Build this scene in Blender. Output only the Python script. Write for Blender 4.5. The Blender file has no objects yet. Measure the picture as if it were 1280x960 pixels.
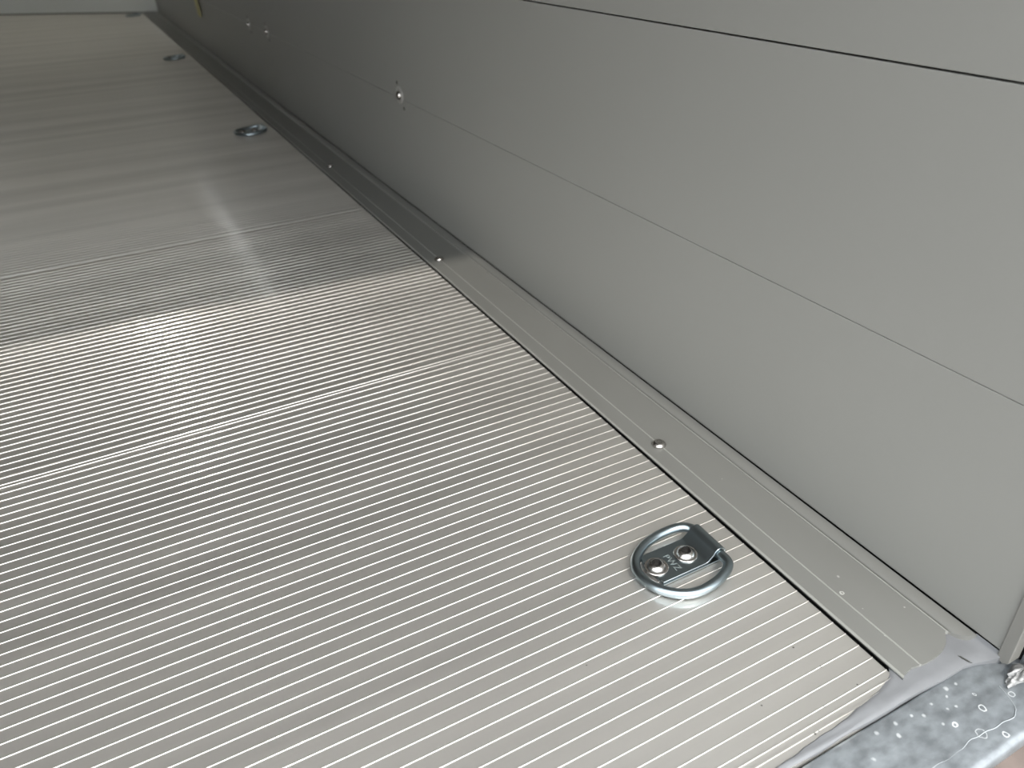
import bpy, bmesh, math, random
from mathutils import Vector, Matrix
random.seed(4)
U = 0.5                     # one unit of the plan below = 0.5 m (the camera's height above the floor)

# ------------------------------------------------------------------ camera
sc = bpy.context.scene
yaw, pitch, roll, fpx = 0.463993966, 0.555003629, -0.037825667, 974.572745
fwd = Vector((math.sin(yaw)*math.cos(pitch), math.cos(yaw)*math.cos(pitch), -math.sin(pitch)))
rt = Vector((math.cos(yaw), -math.sin(yaw), 0)); up = rt.cross(fwd)
r2 = rt*math.cos(roll) + up*math.sin(roll); u2 = -rt*math.sin(roll) + up*math.cos(roll)
cd = bpy.data.cameras.new('camera'); cam = bpy.data.objects.new('camera', cd)
sc.collection.objects.link(cam)
cam.matrix_world = Matrix(((r2.x, u2.x, -fwd.x, 0), (r2.y, u2.y, -fwd.y, 0), (r2.z, u2.z, -fwd.z, 1*U), (0, 0, 0, 1)))
cd.sensor_width = 36; cd.lens = fpx/1280*36; cd.clip_start = 0.01; cd.clip_end = 300
cd.dof.use_dof = True; cd.dof.focus_distance = 0.66; cd.dof.aperture_fstop = 8.5
sc.camera = cam

# ------------------------------------------------------------------ world, sun, exposure
w = bpy.data.worlds.new('overcast_sky'); sc.world = w; w.use_nodes = True
nt = w.node_tree; bg = nt.nodes['Background']
bg.inputs[0].default_value = (0.93, 0.97, 1.0, 1); bg.inputs[1].default_value = 4.2
sd = bpy.data.lights.new('sun', 'SUN'); sun = bpy.data.objects.new('sun', sd); sc.collection.objects.link(sun)
sd.energy = 2.5; sd.angle = math.radians(1.6); sd.color = (1.0, 0.95, 0.88)
EL = math.radians(48.6)
sun.rotation_euler = Vector((0.0, math.cos(EL), -math.sin(EL))).to_track_quat('-Z', 'Y').to_euler()
sc.view_settings.view_transform = 'Standard'; sc.view_settings.look = 'None'
sc.view_settings.gamma = 1; sc.view_settings.use_curve_mapping = False
sc.view_settings.exposure = 0.08

# ------------------------------------------------------------------ materials
def mat(name, col, rough=.5, metal=0., spec=.5, aniso=None, bump=None, vary=None, coat=0):
    m = bpy.data.materials.new(name); m.use_nodes = True
    n = m.node_tree.nodes; l = m.node_tree.links; p = n['Principled BSDF']
    p.inputs['Base Color'].default_value = (*col, 1); p.inputs['Roughness'].default_value = rough
    p.inputs['Metallic'].default_value = metal; p.inputs['Specular IOR Level'].default_value = spec
    p.inputs['Coat Weight'].default_value = coat
    tc = n.new('ShaderNodeTexCoord')
    if vary:                                     # (scale xyz, amount, detail)
        mp = n.new('ShaderNodeMapping'); mp.inputs['Scale'].default_value = vary[0]
        no = n.new('ShaderNodeTexNoise'); no.inputs['Scale'].default_value = 1; no.inputs['Detail'].default_value = 5
        l.new(tc.outputs['Object'], mp.inputs[0]); l.new(mp.outputs[0], no.inputs['Vector'])
        mr = n.new('ShaderNodeMapRange'); mr.inputs[1].default_value = .3; mr.inputs[2].default_value = .7
        mr.inputs[3].default_value = 1-vary[1]; mr.inputs[4].default_value = 1+vary[1]
        l.new(no.outputs[0], mr.inputs[0])
        mx = n.new('ShaderNodeMix'); mx.data_type = 'RGBA'; mx.blend_type = 'MULTIPLY'; mx.inputs[0].default_value = 1
        mx.inputs[6].default_value = (*col, 1); l.new(mr.outputs[0], mx.inputs[7]); l.new(mx.outputs[2], p.inputs['Base Color'])
    if bump:                                     # (scale xyz, strength, distance)
        mp = n.new('ShaderNodeMapping'); mp.inputs['Scale'].default_value = bump[0]
        no = n.new('ShaderNodeTexNoise'); no.inputs['Scale'].default_value = 1; no.inputs['Detail'].default_value = 4
        l.new(tc.outputs['Object'], mp.inputs[0]); l.new(mp.outputs[0], no.inputs['Vector'])
        bp = n.new('ShaderNodeBump'); bp.inputs['Strength'].default_value = bump[1]; bp.inputs['Distance'].default_value = bump[2]
        l.new(no.outputs[0], bp.inputs['Height']); l.new(bp.outputs[0], p.inputs['Normal'])
    return m

def dots(m, spots, col):
    """small dots, rings and smears of dirt or zinc at given places (object coordinates, metres)"""
    n = m.node_tree.nodes; l = m.node_tree.links; p = n['Principled BSDF']
    tc = n.new('ShaderNodeTexCoord'); src = tc.outputs['Object']
    nz = n.new('ShaderNodeTexNoise'); nz.inputs['Scale'].default_value = 260; l.new(src, nz.inputs['Vector'])
    sb = n.new('ShaderNodeVectorMath'); sb.operation = 'SUBTRACT'; sb.inputs[1].default_value = (.5, .5, .5); l.new(nz.outputs['Color'], sb.inputs[0])
    scl = n.new('ShaderNodeVectorMath'); scl.operation = 'SCALE'; scl.inputs['Scale'].default_value = .0022; l.new(sb.outputs[0], scl.inputs[0])
    ad = n.new('ShaderNodeVectorMath'); l.new(src, ad.inputs[0]); l.new(scl.outputs[0], ad.inputs[1])
    sp = n.new('ShaderNodeSeparateXYZ'); l.new(ad.outputs[0], sp.inputs[0])
    cb = n.new('ShaderNodeCombineXYZ'); l.new(sp.outputs[0], cb.inputs[0]); l.new(sp.outputs[1], cb.inputs[1])
    acc = None
    for (x, y, r0, wd, amt) in spots:            # ring of radius r0, half-width wd
        d = n.new('ShaderNodeVectorMath'); d.operation = 'DISTANCE'; l.new(cb.outputs[0], d.inputs[0]); d.inputs[1].default_value = (x, y, 0)
        a = n.new('ShaderNodeMath'); a.operation = 'SUBTRACT'; l.new(d.outputs['Value'], a.inputs[0]); a.inputs[1].default_value = r0
        b = n.new('ShaderNodeMath'); b.operation = 'ABSOLUTE'; l.new(a.outputs[0], b.inputs[0])
        c = n.new('ShaderNodeMapRange'); c.inputs[1].default_value = wd; c.inputs[2].default_value = wd*.35; c.inputs[3].default_value = 0; c.inputs[4].default_value = amt
        l.new(b.outputs[0], c.inputs[0])
        if acc is None: acc = c.outputs[0]
        else:
            e = n.new('ShaderNodeMath'); e.operation = 'MAXIMUM'; l.new(acc, e.inputs[0]); l.new(c.outputs[0], e.inputs[1]); acc = e.outputs[0]
    mx = n.new('ShaderNodeMix'); mx.data_type = 'RGBA'; l.new(acc, mx.inputs[0])
    bc = p.inputs['Base Color']
    if bc.links: l.new(bc.links[0].from_socket, mx.inputs[6])
    else: mx.inputs[6].default_value = bc.default_value
    mx.inputs[7].default_value = (*col, 1)
    l.new(mx.outputs[2], bc)

M = {}
M['wall'] = mat('grey_painted_board', (.215, .213, .197), .38, bump=((60, 60, 60), .05, .0006), vary=((3, 3, 3), .015))
M['trim'] = mat('grey_painted_trim', (.150, .149, .138), .34, bump=((90, 30, 90), .08, .0004), vary=((25, 8, 10), .03))
M['trimedge'] = M['trim']
M['alu'] = mat('brushed_aluminium', (.735, .705, .665), .44, metal=.86, bump=((6, 700, 50), .10, .0002), vary=((.7, 11, 3), .16))
def add_gloss(m, wt, rough):
    n = m.node_tree.nodes; l = m.node_tree.links; p = n['Principled BSDF']
    g = n.new('ShaderNodeBsdfAnisotropic'); g.inputs['Roughness'].default_value = rough
    g.inputs['Color'].default_value = (.80, .78, .74, 1)
    mx = n.new('ShaderNodeMixShader'); mx.inputs[0].default_value = wt
    l.new(p.outputs[0], mx.inputs[1]); l.new(g.outputs[0], mx.inputs[2]); l.new(mx.outputs[0], n['Material Output'].inputs[0])
add_gloss(M['alu'], .25, .12)
M['gap'] = mat('dark_underfloor', (.012, .012, .012), .8)
M['seal'] = mat('grey_sealant', (.150, .153, .158), .7, bump=((60, 60, 60), .25, .0008), vary=((60, 60, 60), .06))
M['galv'] = mat('galvanised_steel', (.20, .215, .225), .42, metal=.45, bump=((120, 120, 120), .3, .0008), vary=((70, 110, 38), .30))
M['zinc'] = mat('zinc_plated_steel', (.28, .325, .345), .28, metal=1., bump=((200, 200, 200), .12, .0005))
M['stainless'] = mat('stainless_steel', (.50, .475, .45), .27, metal=1.)
M['socket'] = mat('shadowed_socket_steel', (.10, .095, .09), .35, metal=.9)  # darker than the bolt steel: shade inside the hollow is put into the colour
M['dark'] = mat('dark_recess', (.04, .04, .035), .6)
def cloth(name, col, tr):
    m = mat(name, col, .6); n = m.node_tree.nodes; l = m.node_tree.links
    t = n.new('ShaderNodeBsdfTranslucent'); t.inputs[0].default_value = (*tr, 1)
    a = n.new('ShaderNodeAddShader'); l.new(n['Principled BSDF'].outputs[0], a.inputs[0]); l.new(t.outputs[0], a.inputs[1])
    l.new(a.outputs[0], n['Material Output'].inputs[0]); return m
M['tarp'] = cloth('white_tarpaulin', (.20, .20, .19), (.02, .0195, .018))
M['tarp2'] = cloth('grey_tarpaulin', (.3, .3, .29), (.20, .195, .18))
M['yellow'] = mat('yellow_webbing', (.50, .46, .22), .7, vary=((200, 200, 200), .1))
M['ground'] = mat('brown_gravel_ground', (.085, .065, .055), .9, vary=((14, 14, 14), .35))
M['frontwall'] = mat('front_board', (.78, .80, .78), .5)

# ------------------------------------------------------------------ helpers
def link(o, parent=None):
    sc.collection.objects.link(o)
    if parent is not None: o.parent = parent
    return o
def mesh(name, V, F, m, parent=None, loc=(0, 0, 0), smooth=True, bevel=0, ang=35):
    me = bpy.data.meshes.new(name); me.from_pydata([Vector(v)*U for v in V], [], F); me.validate()
    bm = bmesh.new(); bm.from_mesh(me)
    bmesh.ops.remove_doubles(bm, verts=bm.verts, dist=1e-7)
    bmesh.ops.recalc_face_normals(bm, faces=bm.faces); bm.to_mesh(me); bm.free()
    me.materials.append(m)
    if smooth:
        me.polygons.foreach_set('use_smooth', [True]*len(me.polygons)); me.set_sharp_from_angle(angle=math.radians(ang))
    o = bpy.data.objects.new(name, me); o.location = Vector(loc)*U; link(o, parent)
    if bevel:
        b = o.modifiers.new('bevel', 'BEVEL'); b.width = bevel*U; b.segments = 2; b.limit_method = 'ANGLE'
    return o
def boxvf(x0, x1, y0, y1, z0, z1):
    V = [(x, y, z) for x in (x0, x1) for y in (y0, y1) for z in (z0, z1)]
    return V, [(0, 1, 3, 2), (4, 6, 7, 5), (0, 4, 5, 1), (2, 3, 7, 6), (0, 2, 6, 4), (1, 5, 7, 3)]
def box(name, b, m, parent=None, loc=(0, 0, 0), bevel=0):
    V, F = boxvf(*b); return mesh(name, V, F, m, parent, loc, smooth=False, bevel=bevel)
def lathe(name, prof, m, parent=None, loc=(0, 0, 0), n=32, axis='z', sx=1, hexsock=False):
    """prof: (radius, height) list from outside in"""
    V = []; F = []
    for r, h in prof:
        for k in range(n):
            a = 2*math.pi*k/n
            V.append((r*math.cos(a), r*math.sin(a)*sx, h))
    for i in range(len(prof)-1):
        for k in range(n):
            k2 = (k+1) % n; F.append((i*n+k, i*n+k2, (i+1)*n+k2, (i+1)*n+k))
    if name != 'bolt': F.append(tuple((len(prof)-1)*n+k for k in range(n)))
    if axis == '-x': V = [(-z, y, x) for x, y, z in V]
    return mesh(name, V, F, m, parent, loc, ang=40)
def tube(name, pts, r, m, parent=None, loc=(0, 0, 0), n=14, closed=True):
    P = [Vector(p) for p in pts]; N = len(P); V = []; F = []
    for i, p in enumerate(P):
        t = (P[(i+1) % N] - P[i-1]) if closed else (P[min(i+1, N-1)] - P[max(i-1, 0)])
        t.normalize(); a = t.cross(Vector((0, 0, 1))); a.normalize(); b = a.cross(t)
        for k in range(n):
            q = 2*math.pi*k/n; V.append(p + a*(r*math.cos(q)) + b*(r*math.sin(q)))
    for i in range(N if closed else N-1):
        j = (i+1) % N
        for k in range(n):
            k2 = (k+1) % n; F.append((i*n+k, i*n+k2, j*n+k2, j*n+k))
    if not closed: F += [tuple(range(n)), tuple((N-1)*n+k for k in range(n))]
    return mesh(name, V, F, m, parent, loc, ang=60)
def spline(pts, sub=6):
    N = len(pts); out = []
    for i in range(N):
        p0, p1, p2, p3 = [Vector(pts[(i+k-1) % N]) for k in range(4)]
        for s in range(sub):
            t = s/sub
            out.append(.5*((2*p1) + (p2-p0)*t + (2*p0-5*p1+4*p2-p3)*t*t + (3*p1-p0-3*p2+p3)*t**3))
    return out
def empty(name, loc, parent=None):
    o = bpy.data.objects.new(name, None); o.location = Vector(loc)*U; o.empty_display_size = .02; return link(o, parent)
def tag(o, label, cat, group=None):
    o['label'] = label; o['category'] = cat
    if group: o['group'] = group
    return o
def struct(o): o['kind'] = 'structure'; return o
def copy_tree(o, parent=None):
    c = o.copy(); sc.collection.objects.link(c); c.parent = parent
    for ch in list(o.children): copy_tree(ch, c)
    return c
def lerp_tab(T, x):
    if x <= T[0][0]: return T[0][1]
    for (a, fa), (b, fb) in zip(T, T[1:]):
        if x <= b: return fa + (fb-fa)*(x-a)/(b-a)
    return T[-1][1]

# ------------------------------------------------------------------ setting: ground, floor, walls, roof
XL, XR = -2.0, .992                     # inner faces of the side walls
struct(box('ground', (-60, 60, -60, 60, -1.4, -1.3), M['ground']))
fl = struct(box('floor', (XL, XR+.02, .386, 12.95, -.08, -.022), M['gap']))

PITCH = .02589; SEAM0 = 1.6135; PL = 1.2605
def plank(y0, y1, first, near=False):
    """extruded aluminium plank; thin ribs stand on it every 13 mm"""
    prof = [(y0, -.018), (y0, 0)]
    if near:                             # stepped lip of the first plank
        for a, b, h in ((.4085, .4125, .0014), (.4195, .4215, .0016)):
            prof += [(a, 0), (a+.0006, h), (b-.0006, h), (b, 0)]
    else:
        prof += [(y0+.0052, 0), (y0+.0057, .0008), (y0+.0064, .0008), (y0+.0069, 0)]
    y = first
    while y < y1-.006:
        w_, h_ = .0011, .0010
        prof += [(y-w_, 0), (y-w_*.72, h_*.75), (y-w_*.3, h_), (y+w_*.3, h_), (y+w_*.72, h_*.75), (y+w_, 0)]
        if not near and abs(y - first - PITCH) < 1e-6: prof += [(y+.0022, 0), (y+.0026, -.003), (y+.0040, -.003), (y+.0044, 0)]
        y += PITCH
    prof += [(y1, 0), (y1, -.018)]
    xs = [XL, -.9, 0, .5, .8275]
    V = [(x, py-y0, pz) for x in xs for py, pz in prof]; n = len(prof); F = []
    for i in range(len(xs)-1):
        for k in range(n-1): F.append((i*n+k, i*n+k+1, (i+1)*n+k+1, (i+1)*n+k))
    F += [tuple(range(n)), tuple(4*n+k for k in range(n))]
    return mesh('floor_plank', V, F, M['alu'], fl, (0, y0, 0), ang=50)
plank(.3865, SEAM0-.0010, SEAM0-.0145-45*PITCH, near=True)
near = bpy.data.objects['floor_plank']
m2 = M['alu'].copy(); m2.name = 'brushed_aluminium_chipped'; near.data.materials[0] = m2
dots(m2, [(x*U, (y-.3865)*U, 0, w_, a) for x, y, w_, a in ((.7372, .5310, .0011, 1), (.7465, .4850, .0010, 1), (.6225, .4780, .0010, .8), (.6985, .4330, .0008, .8), (.44, .66, .0008, .7), (.30, .49, .0008, .7), (.77, .437, .0007, .9), (.55, .70, .0006, .6), (.655, .4085, .0012, .8), (.663, .4085, .0008, .8))], (.03, .03, .03))
k = 0
while SEAM0+k*PL < 12.6:
    y0 = SEAM0+k*PL
    plank(y0+.0006, min(y0+PL-.0010, 12.9), y0+.0188)
    k += 1

# right side wall: five lapped boards on a hidden frame
wr = struct(box('wall_right', (XR+.03, XR+.06, .352, 12.3, -.05, 1.955), M['gap']))
zs = [(.0142, .4046), (.4053, .7926), (.7954, 1.1815), (1.1845, 1.5705), (1.5735, 1.961)]
for a, b in zs:
    box('board', (XR, XR+.028, .3695, 12.3, a, b), M['wall'], wr, bevel=.0012)
wl = struct(box('wall_left', (XL-.06, XL-.03, .352, 13.0, -.05, 1.955), M['gap']))
for a, b in zs:
    box('board', (XL-.028, XL, .3695, 13.0, a, b), M['wall'], wl, bevel=.0012)
# front wall runs slightly askew
def slab(name, p, q, th, z0, z1, m, parent=None):
    p = Vector((*p, 0)); q = Vector((*q, 0)); nrm = Vector((-(q-p).y, (q-p).x, 0)).normalized()*th
    V = []
    for z in (z0, z1):
        for v in (p, q, q+nrm, p+nrm): V.append((v.x, v.y, z))
    return mesh(name, V, [(0, 1, 2, 3), (4, 5, 6, 7), (0, 1, 5, 4), (1, 2, 6, 5), (2, 3, 7, 6), (3, 0, 4, 7)], m, parent, smooth=False)
wf = struct(slab('wall_front', (XR, 11.0), (-2.0, 13.3), -.06, -.05, 1.955, M['gap']))
for a, b in zs:
    slab('board', (XR, 10.98), (-2.0, 13.27), -.02, a, b, M['frontwall'], wf)

# tarpaulin roof on its bows
def yt(x): return .45 - .0733*(x-.785)
def sheet(name, yy, xr, m, parent=None):
    V = []; n = len(yy)
    for z in (2.02, 2.026):
        for i, y in enumerate(yy):
            for x in (XL-.07, xr(y)): V.append((x, (yt(x) if y == 0 else y), z))
    F = []
    for i in range(n-1):
        a = 2*i; F += [(a, a+1, a+3, a+2), (2*n+a, 2*n+a+1, 2*n+a+3, 2*n+a+2), (a, a+2, 2*n+a+2, 2*n+a), (a+1, a+3, 2*n+a+3, 2*n+a+1)]
    F += [(0, 1, 2*n+1, 2*n), (2*n-2, 2*n-1, 4*n-1, 4*n-2)]
    return mesh(name, V, F, m, parent, smooth=False)
rf = struct(sheet('ceiling', [0, 3, 6.8], lambda x: XR+.07, M['tarp']))
def gap(y):                              # the front cover stops short of the wall top by a hand's breadth, unevenly
    if 8.6 < y < 9.1 or 7.95 < y < 8.4: return XR - .020
    if y < 7.9: return XR - .002
    return XR + .004 + .016*math.sin(y*7.1)
sheet('front_cover', [6.8+.05*i for i in range(125)], gap, M['tarp2'], rf)

# floor trim along the right wall: extruded profile with two fine beads and a rolled edge
prof = [(.8480, -.018, 0), (.8480, .0042, 0), (.8312, .0048, 0), (.8312, .0070, 0), (.8320, .0080, 0), (.8342, .0084, 0), (.8356, .0074, 0)]
prof += [(.8712, .0074, 0), (.8718, .0084, 0), (.8728, .0088, 0), (.8736, .0084, 0), (.8742, .0074, 0)]
prof += [(.958, .0074, 0), (.9590, .0090, 0), (.9602, .0096, 0), (.9614, .0090, 0), (.9626, .0064, 0)]
for i in range(9):
    a = math.radians(180-i*11.25*1.0); prof.append((.9875+.0235*math.cos(a), .0065+.0085*math.sin(a), 0))
prof += [(.9885, .012, 0), (.9885, -.018, 0)]
END = [(.831, .4085), (.838, .412), (.856, .4155), (.883, .4105), (.905, .4105), (.925, .414), (.940, .420), (.950, .428), (.9565, .437), (.9625, .432), (.968, .418), (.975, .410), (.9885, .4045)]
ysub = [0, .004, .012, .03, .08, .3, 1, 3, 6, 10.6]
xs2 = []
for i in range(len(prof)-1):
    a, b = prof[i], prof[i+1]; n = max(1, int(abs(b[0]-a[0])/.006))
    for s in range(n): xs2.append((a[0]+(b[0]-a[0])*s/n, a[1]+(b[1]-a[1])*s/n))
xs2.append(prof[-1][:2])
V = []; F = []
for x, z in xs2:
    e = lerp_tab(END, x)
    for t in ysub:
        V.append((x, e + t if t < 10 else 11.1, z))
n = len(ysub)
for i in range(len(xs2)-1):
    for j in range(n-1): F.append((i*n+j, i*n+j+1, (i+1)*n+j+1, (i+1)*n+j))
base = len(V)
for x, z in xs2: V.append((x, lerp_tab(END, x), -.004))
for i in range(len(xs2)-1): F.append((i*n, (i+1)*n, base+i+1, base+i))
tr = struct(mesh('baseboard_right', V, F, M['trim'], ang=28))
wm = M['trim'].copy(); wm.name = 'pale_trim_edge'; wm.node_tree.nodes['Principled BSDF'].inputs['Base Color'].default_value = (.235, .235, .215, 1)  # beads and lip edge get a paler grey than the trim
for l_ in list(wm.node_tree.nodes['Principled BSDF'].inputs['Base Color'].links): wm.node_tree.links.remove(l_)
tr.data.materials.append(wm)
for p in tr.data.polygons:
    cx = p.center.x/U
    if .8712 < cx < .8742 or .9585 < cx < .9617 or (.8311 < cx < .8356 and p.center.z > .003*U): p.material_index = 1
dots(M['trim'], [(.882*U, .571*U, .0016, .0008, .5), (.905*U, .60*U, 0, .0016, .35), (.872*U, .475*U, 0, .0011, .5),
                 (.885*U, .53*U, 0, .0008, .3), (.945*U, .50*U, 0, .0012, .35), (.91*U, .9*U, 0, .0009, .3)], (.62, .61, .57))

# ------------------------------------------------------------------ sealant under the trim end and along the lip
V = []; F = []
SE = [(-2.0, .404), (-.5, .406), (.3, .401), (.5714, .3975), (.62, .3992), (.6531, .4012), (.7089, .4052), (.745, .4085), (.78, .4135), (.8131, .4205), (.8246, .426), (.84, .44), (.982, .44), (.987, .4075), (.9915, .4075)]
LO = [(-2.0, .3872), (.4, .3875), (.589, .3872), (.7146, .3856), (.7996, .3852), (.8861, .3821), (.9336, .3816), (.9586, .3759), (.9857, .3640), (.9915, .362)]
xs3 = [XL+i*.15 for i in range(14)] + [.13+i*.011 for i in range(200) if .13+i*.011 < .984] + [.984, .987, .989, .9912]
J = 8
for i, x in enumerate(xs3):
    e = lerp_tab(SE, x) + .0009*math.sin(x*61) + .0006*math.sin(x*173); lo = lerp_tab(LO, x) + .0006*math.sin(x*47)
    for j in range(J+1):
        t = j/J; z = .0028*(1-(2*t-1)**6) + .0006*math.sin(x*40+t*5)*math.sin(math.pi*t)
        if x > .83: z = min(z, .0032)
        if x > .975: z = .0032 + .0098*((x-.975)/.0165)**2
        V.append((x, lo+(e-lo)*t, z + .0002))
for i in range(len(xs3)-1):
    for j in range(J): F.append((i*(J+1)+j, i*(J+1)+j+1, (i+1)*(J+1)+j+1, (i+1)*(J+1)+j))
b0 = len(V)
for i in range(len(xs3)): V.append((V[i*(J+1)][0], V[i*(J+1)][1]+.001, -.014))
for i in range(len(xs3)-1): F.append((i*(J+1), (i+1)*(J+1), b0+i+1, b0+i))
se = tag(mesh('sealant_strip', V, F, M['seal']), 'smooth grey sealant smeared along the floor lip and into the corner below the trim', 'sealant')
# the little torn flap in it
tg = [(.938, .398), (.9415, .3955), (.9435, .388), (.9454, .3783), (.942, .384), (.9395, .391)]
mesh('tear', [(x, y, .0036) for x, y in tg] + [(x, y, .003) for x, y in tg],
     [tuple(range(6)), tuple(range(11, 5, -1))] + [(i, (i+1) % 6, 6+(i+1) % 6, 6+i) for i in range(6)], M['dark'], se, smooth=False)

# ------------------------------------------------------------------ galvanised rear beam
P = [(.3845, -.09), (.3845, -.010), (.3830, -.0072), (.3800, -.006)]
P += [(.3800-.0101*i, -.006) for i in range(1, 11)]
for i in range(7):
    a = math.radians(90+i*15); P.append((.276+.010*math.cos(a), -.016+.010*math.sin(a)))
P += [(.266, -.026), (.2668, -.030), (.270, -.032), (.300, -.032), (.300, -.09)]
xb = [XL+i*.2 for i in range(12)] + [.4+.02*i for i in range(33)] + [1.12]
V = []; F = []; n = len(P)
for x in xb:
    for y, z in P:
        V.append((x, y + .0004*math.sin(x*31+z*90), z + (.0007*math.sin(x*23+y*60)*math.sin(y*80) if z > -.008 else 0)))
for i in range(len(xb)-1):
    for k in range(n-1): F.append((i*n+k, i*n+k+1, (i+1)*n+k+1, (i+1)*n+k))
F += [tuple(range(n)), tuple((len(xb)-1)*n+k for k in range(n))]
beam = tag(mesh('rear_beam', V, F, M['galv'], ang=50), 'galvanised steel beam with whitish zinc stains across the open rear end', 'beam')
SP = [(.8971, .325, .0022, .0007, .8), (.8873, .2829, .0018, .0006, .8), (.9308, .3321+.008, 0, .0008, 0), (.84, .3266, .0016, .0008, .8), (.9081, .3455, .0010, .0005, .6), (.8262, .3351, 0, .0014, .5),
      (.7581, .353, .0005, .0016, .6), (.868, .345, 0, .0015, .6), (.853, .348, 0, .0014, .5), (.815, .357, 0, .0018, .55), (.80, .3655, 0, .0015, .6), (.84, .365, 0, .0014, .5), (.87, .362, 0, .0013, .6),
      (.86, .30, .0035, .0004, .5), (.72, .31, 0, .002, .5), (.70, .345, 0, .002, .4), (.77, .368, 0, .0022, .5), (.735, .37, 0, .002, .45), (.88, .371, 0, .002, .55), (.9, .37, 0, .0016, .5), (.955, .32, .002, .0006, .6)]
dots(M['galv'], [(x*U, y*U, r, w_, a) for x, y, r, w_, a in SP], (.78, .80, .80))
# zinc run line
tube('zinc_run', [(x, lerp_tab([(.70, .2965), (.735, .302), (.7619, .2983), (.80, .2965), (.841, .3010), (.88, .2975), (.9253, .2950), (.938, .301), (.946, .317), (.952, .338)], x)+.0008*math.sin(x*190), -.0060) for x in [.70+.004*i for i in range(64)]],
     .0007, mat('bright_zinc', (.34, .36, .37), .45, metal=.4), beam, closed=False, n=8)
# weld lump in the corner
V = []; F = []; nu, nv = 26, 14
for i in range(nu):
    for j in range(nv):
        u = 2*math.pi*i/nu; v = math.pi*j/(nv-1)
        r = 1 + .22*math.sin(3*u+2*v) + .15*math.sin(7*u-3*v) + .1*math.sin(11*v+u)
        V.append((.037*r*math.cos(u)*math.sin(v), .011*r*math.sin(u)*math.sin(v), .009*r*math.cos(v)))
for i in range(nu):
    for j in range(nv-1): F.append((i*nv+j, ((i+1) % nu)*nv+j, ((i+1) % nu)*nv+j+1, i*nv+j+1))
mesh('weld_bead', V, F, mat('zinc_weld', (.25, .25, .245), .45, metal=.4, bump=((500, 500, 500), .6, .001)), beam, (1.0, .334, -.002), ang=80)
# corner post beyond the wall end
post = tag(box('corner_post', (1.012, 1.12, .262, .3485, -.006, 1.95), M['galv'], bevel=.004), 'galvanised corner post at the rear end of the right wall', 'post')
# end cap strip of the wall boards
V = [(.987, .3495, .006), (.987, .3520, .0), (.987, .3695, -.003), (1.011, .3495, .006), (1.011, .3520, .0), (1.011, .3695, -.003)]
V = []
for x in (.9865, 1.011):
    V += [(x, .3690, .0035), (x, .3600, -.0010), (x, .3520, .0040), (x, .3500, .008), (x, .3500, 1.96), (x, .3690, 1.96)]
F = [(0, 1, 2, 3, 4, 5), (6, 7, 8, 9, 10, 11)] + [(i, (i+1) % 6, 6+(i+1) % 6, 6+i) for i in range(6)]
struct(mesh('trim_1', V, F, mat('grey_end_cap', (.165, .160, .145), .45), smooth=False, bevel=.0015))

# ------------------------------------------------------------------ lashing rings
def make_ring():
    t = empty('lashing_ring', (0, 0, 0))
    # base plate, folded double; far edge curls over the hinge bar
    x0, x1, hw = -.117, -.022, .0350
    outer = [(x0, .0072), (x1-.004, .0072), (x1+.001, .0086), (x1+.004, .0115)]
    cx, cz, R, TH = .003, .0155, .0136, .0036
    for i in range(12):
        a = math.radians(168-i*18.5); outer.append((cx+R*math.cos(a), cz+R*math.sin(a)))
    inner = []
    for i in range(11, -1, -1):
        a = math.radians(168-i*18.5); inner.append((cx+(R-TH)*math.cos(a), cz+(R-TH)*math.sin(a)))
    inner += [(x1+.0075, .0090), (x1+.004, .0060), (x1-.002, .0038), (x0, .0038)]
    sec = outer+inner; n = len(sec)
    V = [(x, s*hw, z) for s in (-1, 1) for x, z in sec]
    F = [(i, (i+1) % n, n+(i+1) % n, n+i) for i in range(n)]
    no = len(outer)
    for s in range(2):                                         # side walls as quads between the two skins
        for i in range(no-1):
            j = n-1-i; F.append((s*n+i, s*n+i+1, s*n+j-1, s*n+j))
    mesh('hinge_plate', V, F, M['zinc'], t, ang=35, bevel=.0006)
    box('lower_plate', (x0-.001, .004, -hw-.0016, hw+.0010, .0, .0036), M['zinc'], t, bevel=.0006)
    base = [(.003, -.052), (.003, -.030), (.003, 0), (.003, .026), (.001, .041), (-.009, .0520), (-.026, .0580), (-.048, .0600), (-.072, .0585), (-.100, .0500), (-.128, .0315), (-.1420, .0080), (-.1435, -.0160), (-.1340, -.0450), (-.1110, -.0700), (-.0820, -.0815), (-.0480, -.0815), (-.0210, -.0745), (-.0030, -.0640)]
    P = spline([(x, y, .0155 + .0060*max(-1, x/.07)) for x, y in base], 6)
    tube('ring', P, .0088, M['zinc'], t, n=22)
    for bx in (-.1065, -.0430):
        b = lathe('bolt', [(.0212, .0074), (.0214, .0090), (.0204, .0100), (.0178, .0102), (.0172, .0096), (.0166, .0098), (.0158, .0118), (.0140, .0148), (.0115, .0168), (.0088, .0176)], M['stainless'], t, (bx, 0, 0), n=36)
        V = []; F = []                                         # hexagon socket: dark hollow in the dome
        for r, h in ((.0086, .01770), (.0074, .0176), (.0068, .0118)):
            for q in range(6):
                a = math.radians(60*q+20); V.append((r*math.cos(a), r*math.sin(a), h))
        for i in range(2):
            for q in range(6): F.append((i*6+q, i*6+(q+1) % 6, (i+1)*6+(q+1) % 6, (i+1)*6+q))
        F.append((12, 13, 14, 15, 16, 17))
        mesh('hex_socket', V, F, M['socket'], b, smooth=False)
    return t
first = make_ring()
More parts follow.
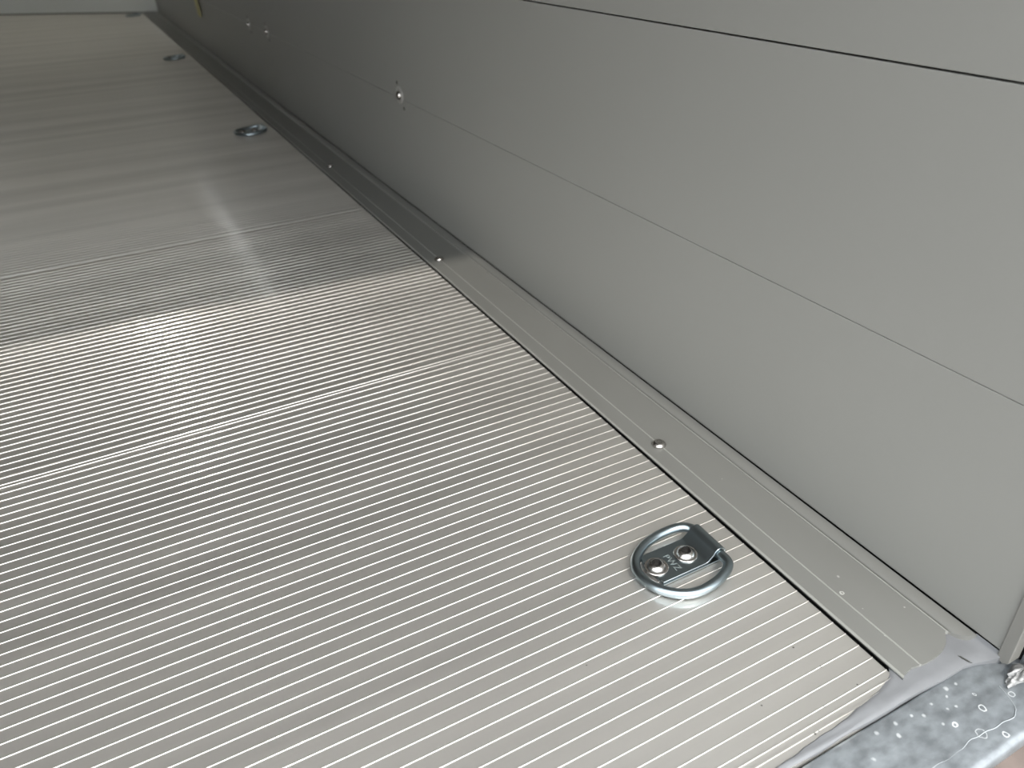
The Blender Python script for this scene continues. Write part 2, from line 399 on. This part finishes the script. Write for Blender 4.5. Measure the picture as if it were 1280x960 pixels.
# stamped maker's letters between the bolts
fc = bpy.data.curves.new('stamped_letters', 'FONT'); fc.body = 'PWZ'; fc.size = .0175*U; fc.extrude = .0002*U; fc.align_x = 'CENTER'; fc.align_y = 'CENTER'; fc.space_character = 1.1
fo = bpy.data.objects.new('stamped_letters', fc); sc.collection.objects.link(fo)
bpy.context.view_layer.update()
dg = bpy.context.evaluated_depsgraph_get(); tm = bpy.data.meshes.new_from_object(fo.evaluated_get(dg))
bpy.data.objects.remove(fo)
tm.materials.clear(); tm.materials.append(mat('bright_stamp', (.42, .47, .47), .45, metal=.8))
lo = bpy.data.objects.new('stamped_letters', tm); lo.location = Vector((-.0760, -.004, .0073))*U; lo.rotation_euler = (0, 0, math.radians(-90)); link(lo, first)
spots = [((.757, .7677), 0, 'large zinc-plated lashing ring in the foreground, lying flat on the ribbed floor'),
         ((.770, 4.385), 1.5, 'second lashing ring from the rear, small, on the ribbed floor beside the trim'),
         ((.758, 7.235), -2, 'third lashing ring from the rear, small, blurred, near the far end'),
         ((.775, 10.86), 0, 'farthest lashing ring, a dark blurred shape at the front wall corner')]
for i, ((x, y), rz, lab) in enumerate(spots):
    o = first if i == 0 else copy_tree(first)
    o.location = Vector((x, y, .0016))*U; o.rotation_euler = (0, 0, math.radians(rz))
    tag(o, lab, 'tie-down ring', 'lashing rings along the floor edge')

# ------------------------------------------------------------------ pan head screws in the trim
def make_screw():
    t = lathe('trim_screw', [(.0142, 0), (.0150, .0016), (.0144, .0042), (.0122, .0070), (.0092, .0088), (.0066, .0092)], M['stainless'], n=32)
    lathe('drive_recess', [(.0067, .0093), (.0056, .0093), (.0036, .0070)], M['dark'], t, n=6)
    return t
s0 = make_screw()
for i, ((x, y), lab) in enumerate([((.8705, 1.0540), 'nearest stainless pan head screw in the grey floor trim'),
                                   ((.8700, 2.2380), 'middle stainless screw in the grey trim, where the shade on the floor begins'),
                                   ((.8750, 3.495), 'far dark screw in the shaded part of the grey trim')]):
    o = s0 if i == 0 else copy_tree(s0)
    o.location = Vector((x, y, .0080))*U; tag(o, lab, 'screw', 'screws in the floor trim')

# ------------------------------------------------------------------ fixings on the wall
M['washer'] = mat('dull_washer', (.42, .41, .39), .4, metal=.6)
def make_fix():
    t = empty('wall_bolt', (0, 0, 0))
    lathe('washer', [(.0300, 0), (.0300, .0030), (.0285, .0042), (.0200, .0046), (.0195, .0030)], M['washer'], t, n=36, axis='-x')
    lathe('bolt_head', [(.0150, .0028), (.0146, .0080), (.0125, .0120), (.0080, .0145), (.003, .015)], M['stainless'], t, n=28, axis='-x')
    for dy, dz in ((.020, .040), (-.030, -.042)):
        lathe('side_screw', [(.0065, 0), (.0060, .0012), (.003, .002)], M['dark'], t, (0, dy, dz), n=16, axis='-x')
    return t
f0 = make_fix()
for i, (y, z, lab) in enumerate([(2.795, .417, 'nearest bright bolt with a round washer on the lower seam of the grey wall'),
                                 (4.920, .412, 'right one of the two small far bolts side by side on the grey wall'),
                                 (5.418, .402, 'left one of the two small far bolts side by side on the grey wall')]):
    o = f0 if i == 0 else copy_tree(f0)
    o.location = Vector((XR, y, z))*U; tag(o, lab, 'bolt', 'bolts in the right wall')

# yellow strap hanging down the wall
V = []; F = []
for i in range(14):
    z = i*.13; bend = .004+.006*(1+math.sin(i*1.3)); dy = .010*math.sin(i*.9)
    V += [(-bend, -.070+dy, z), (-bend-.006, -.070+dy, z), (-bend-.006, .070+dy, z), (-bend, .070+dy, z)]
for i in range(13):
    for k in range(4): F.append((i*4+k, i*4+(k+1) % 4, (i+1)*4+(k+1) % 4, (i+1)*4+k))
F += [(0, 1, 2, 3), (52, 53, 54, 55)]
tag(mesh('webbing_strap', V, F, M['yellow'], None, (XR, 7.41, .275), ang=60), 'end of a yellow webbing strap hanging on the far part of the grey wall', 'strap')
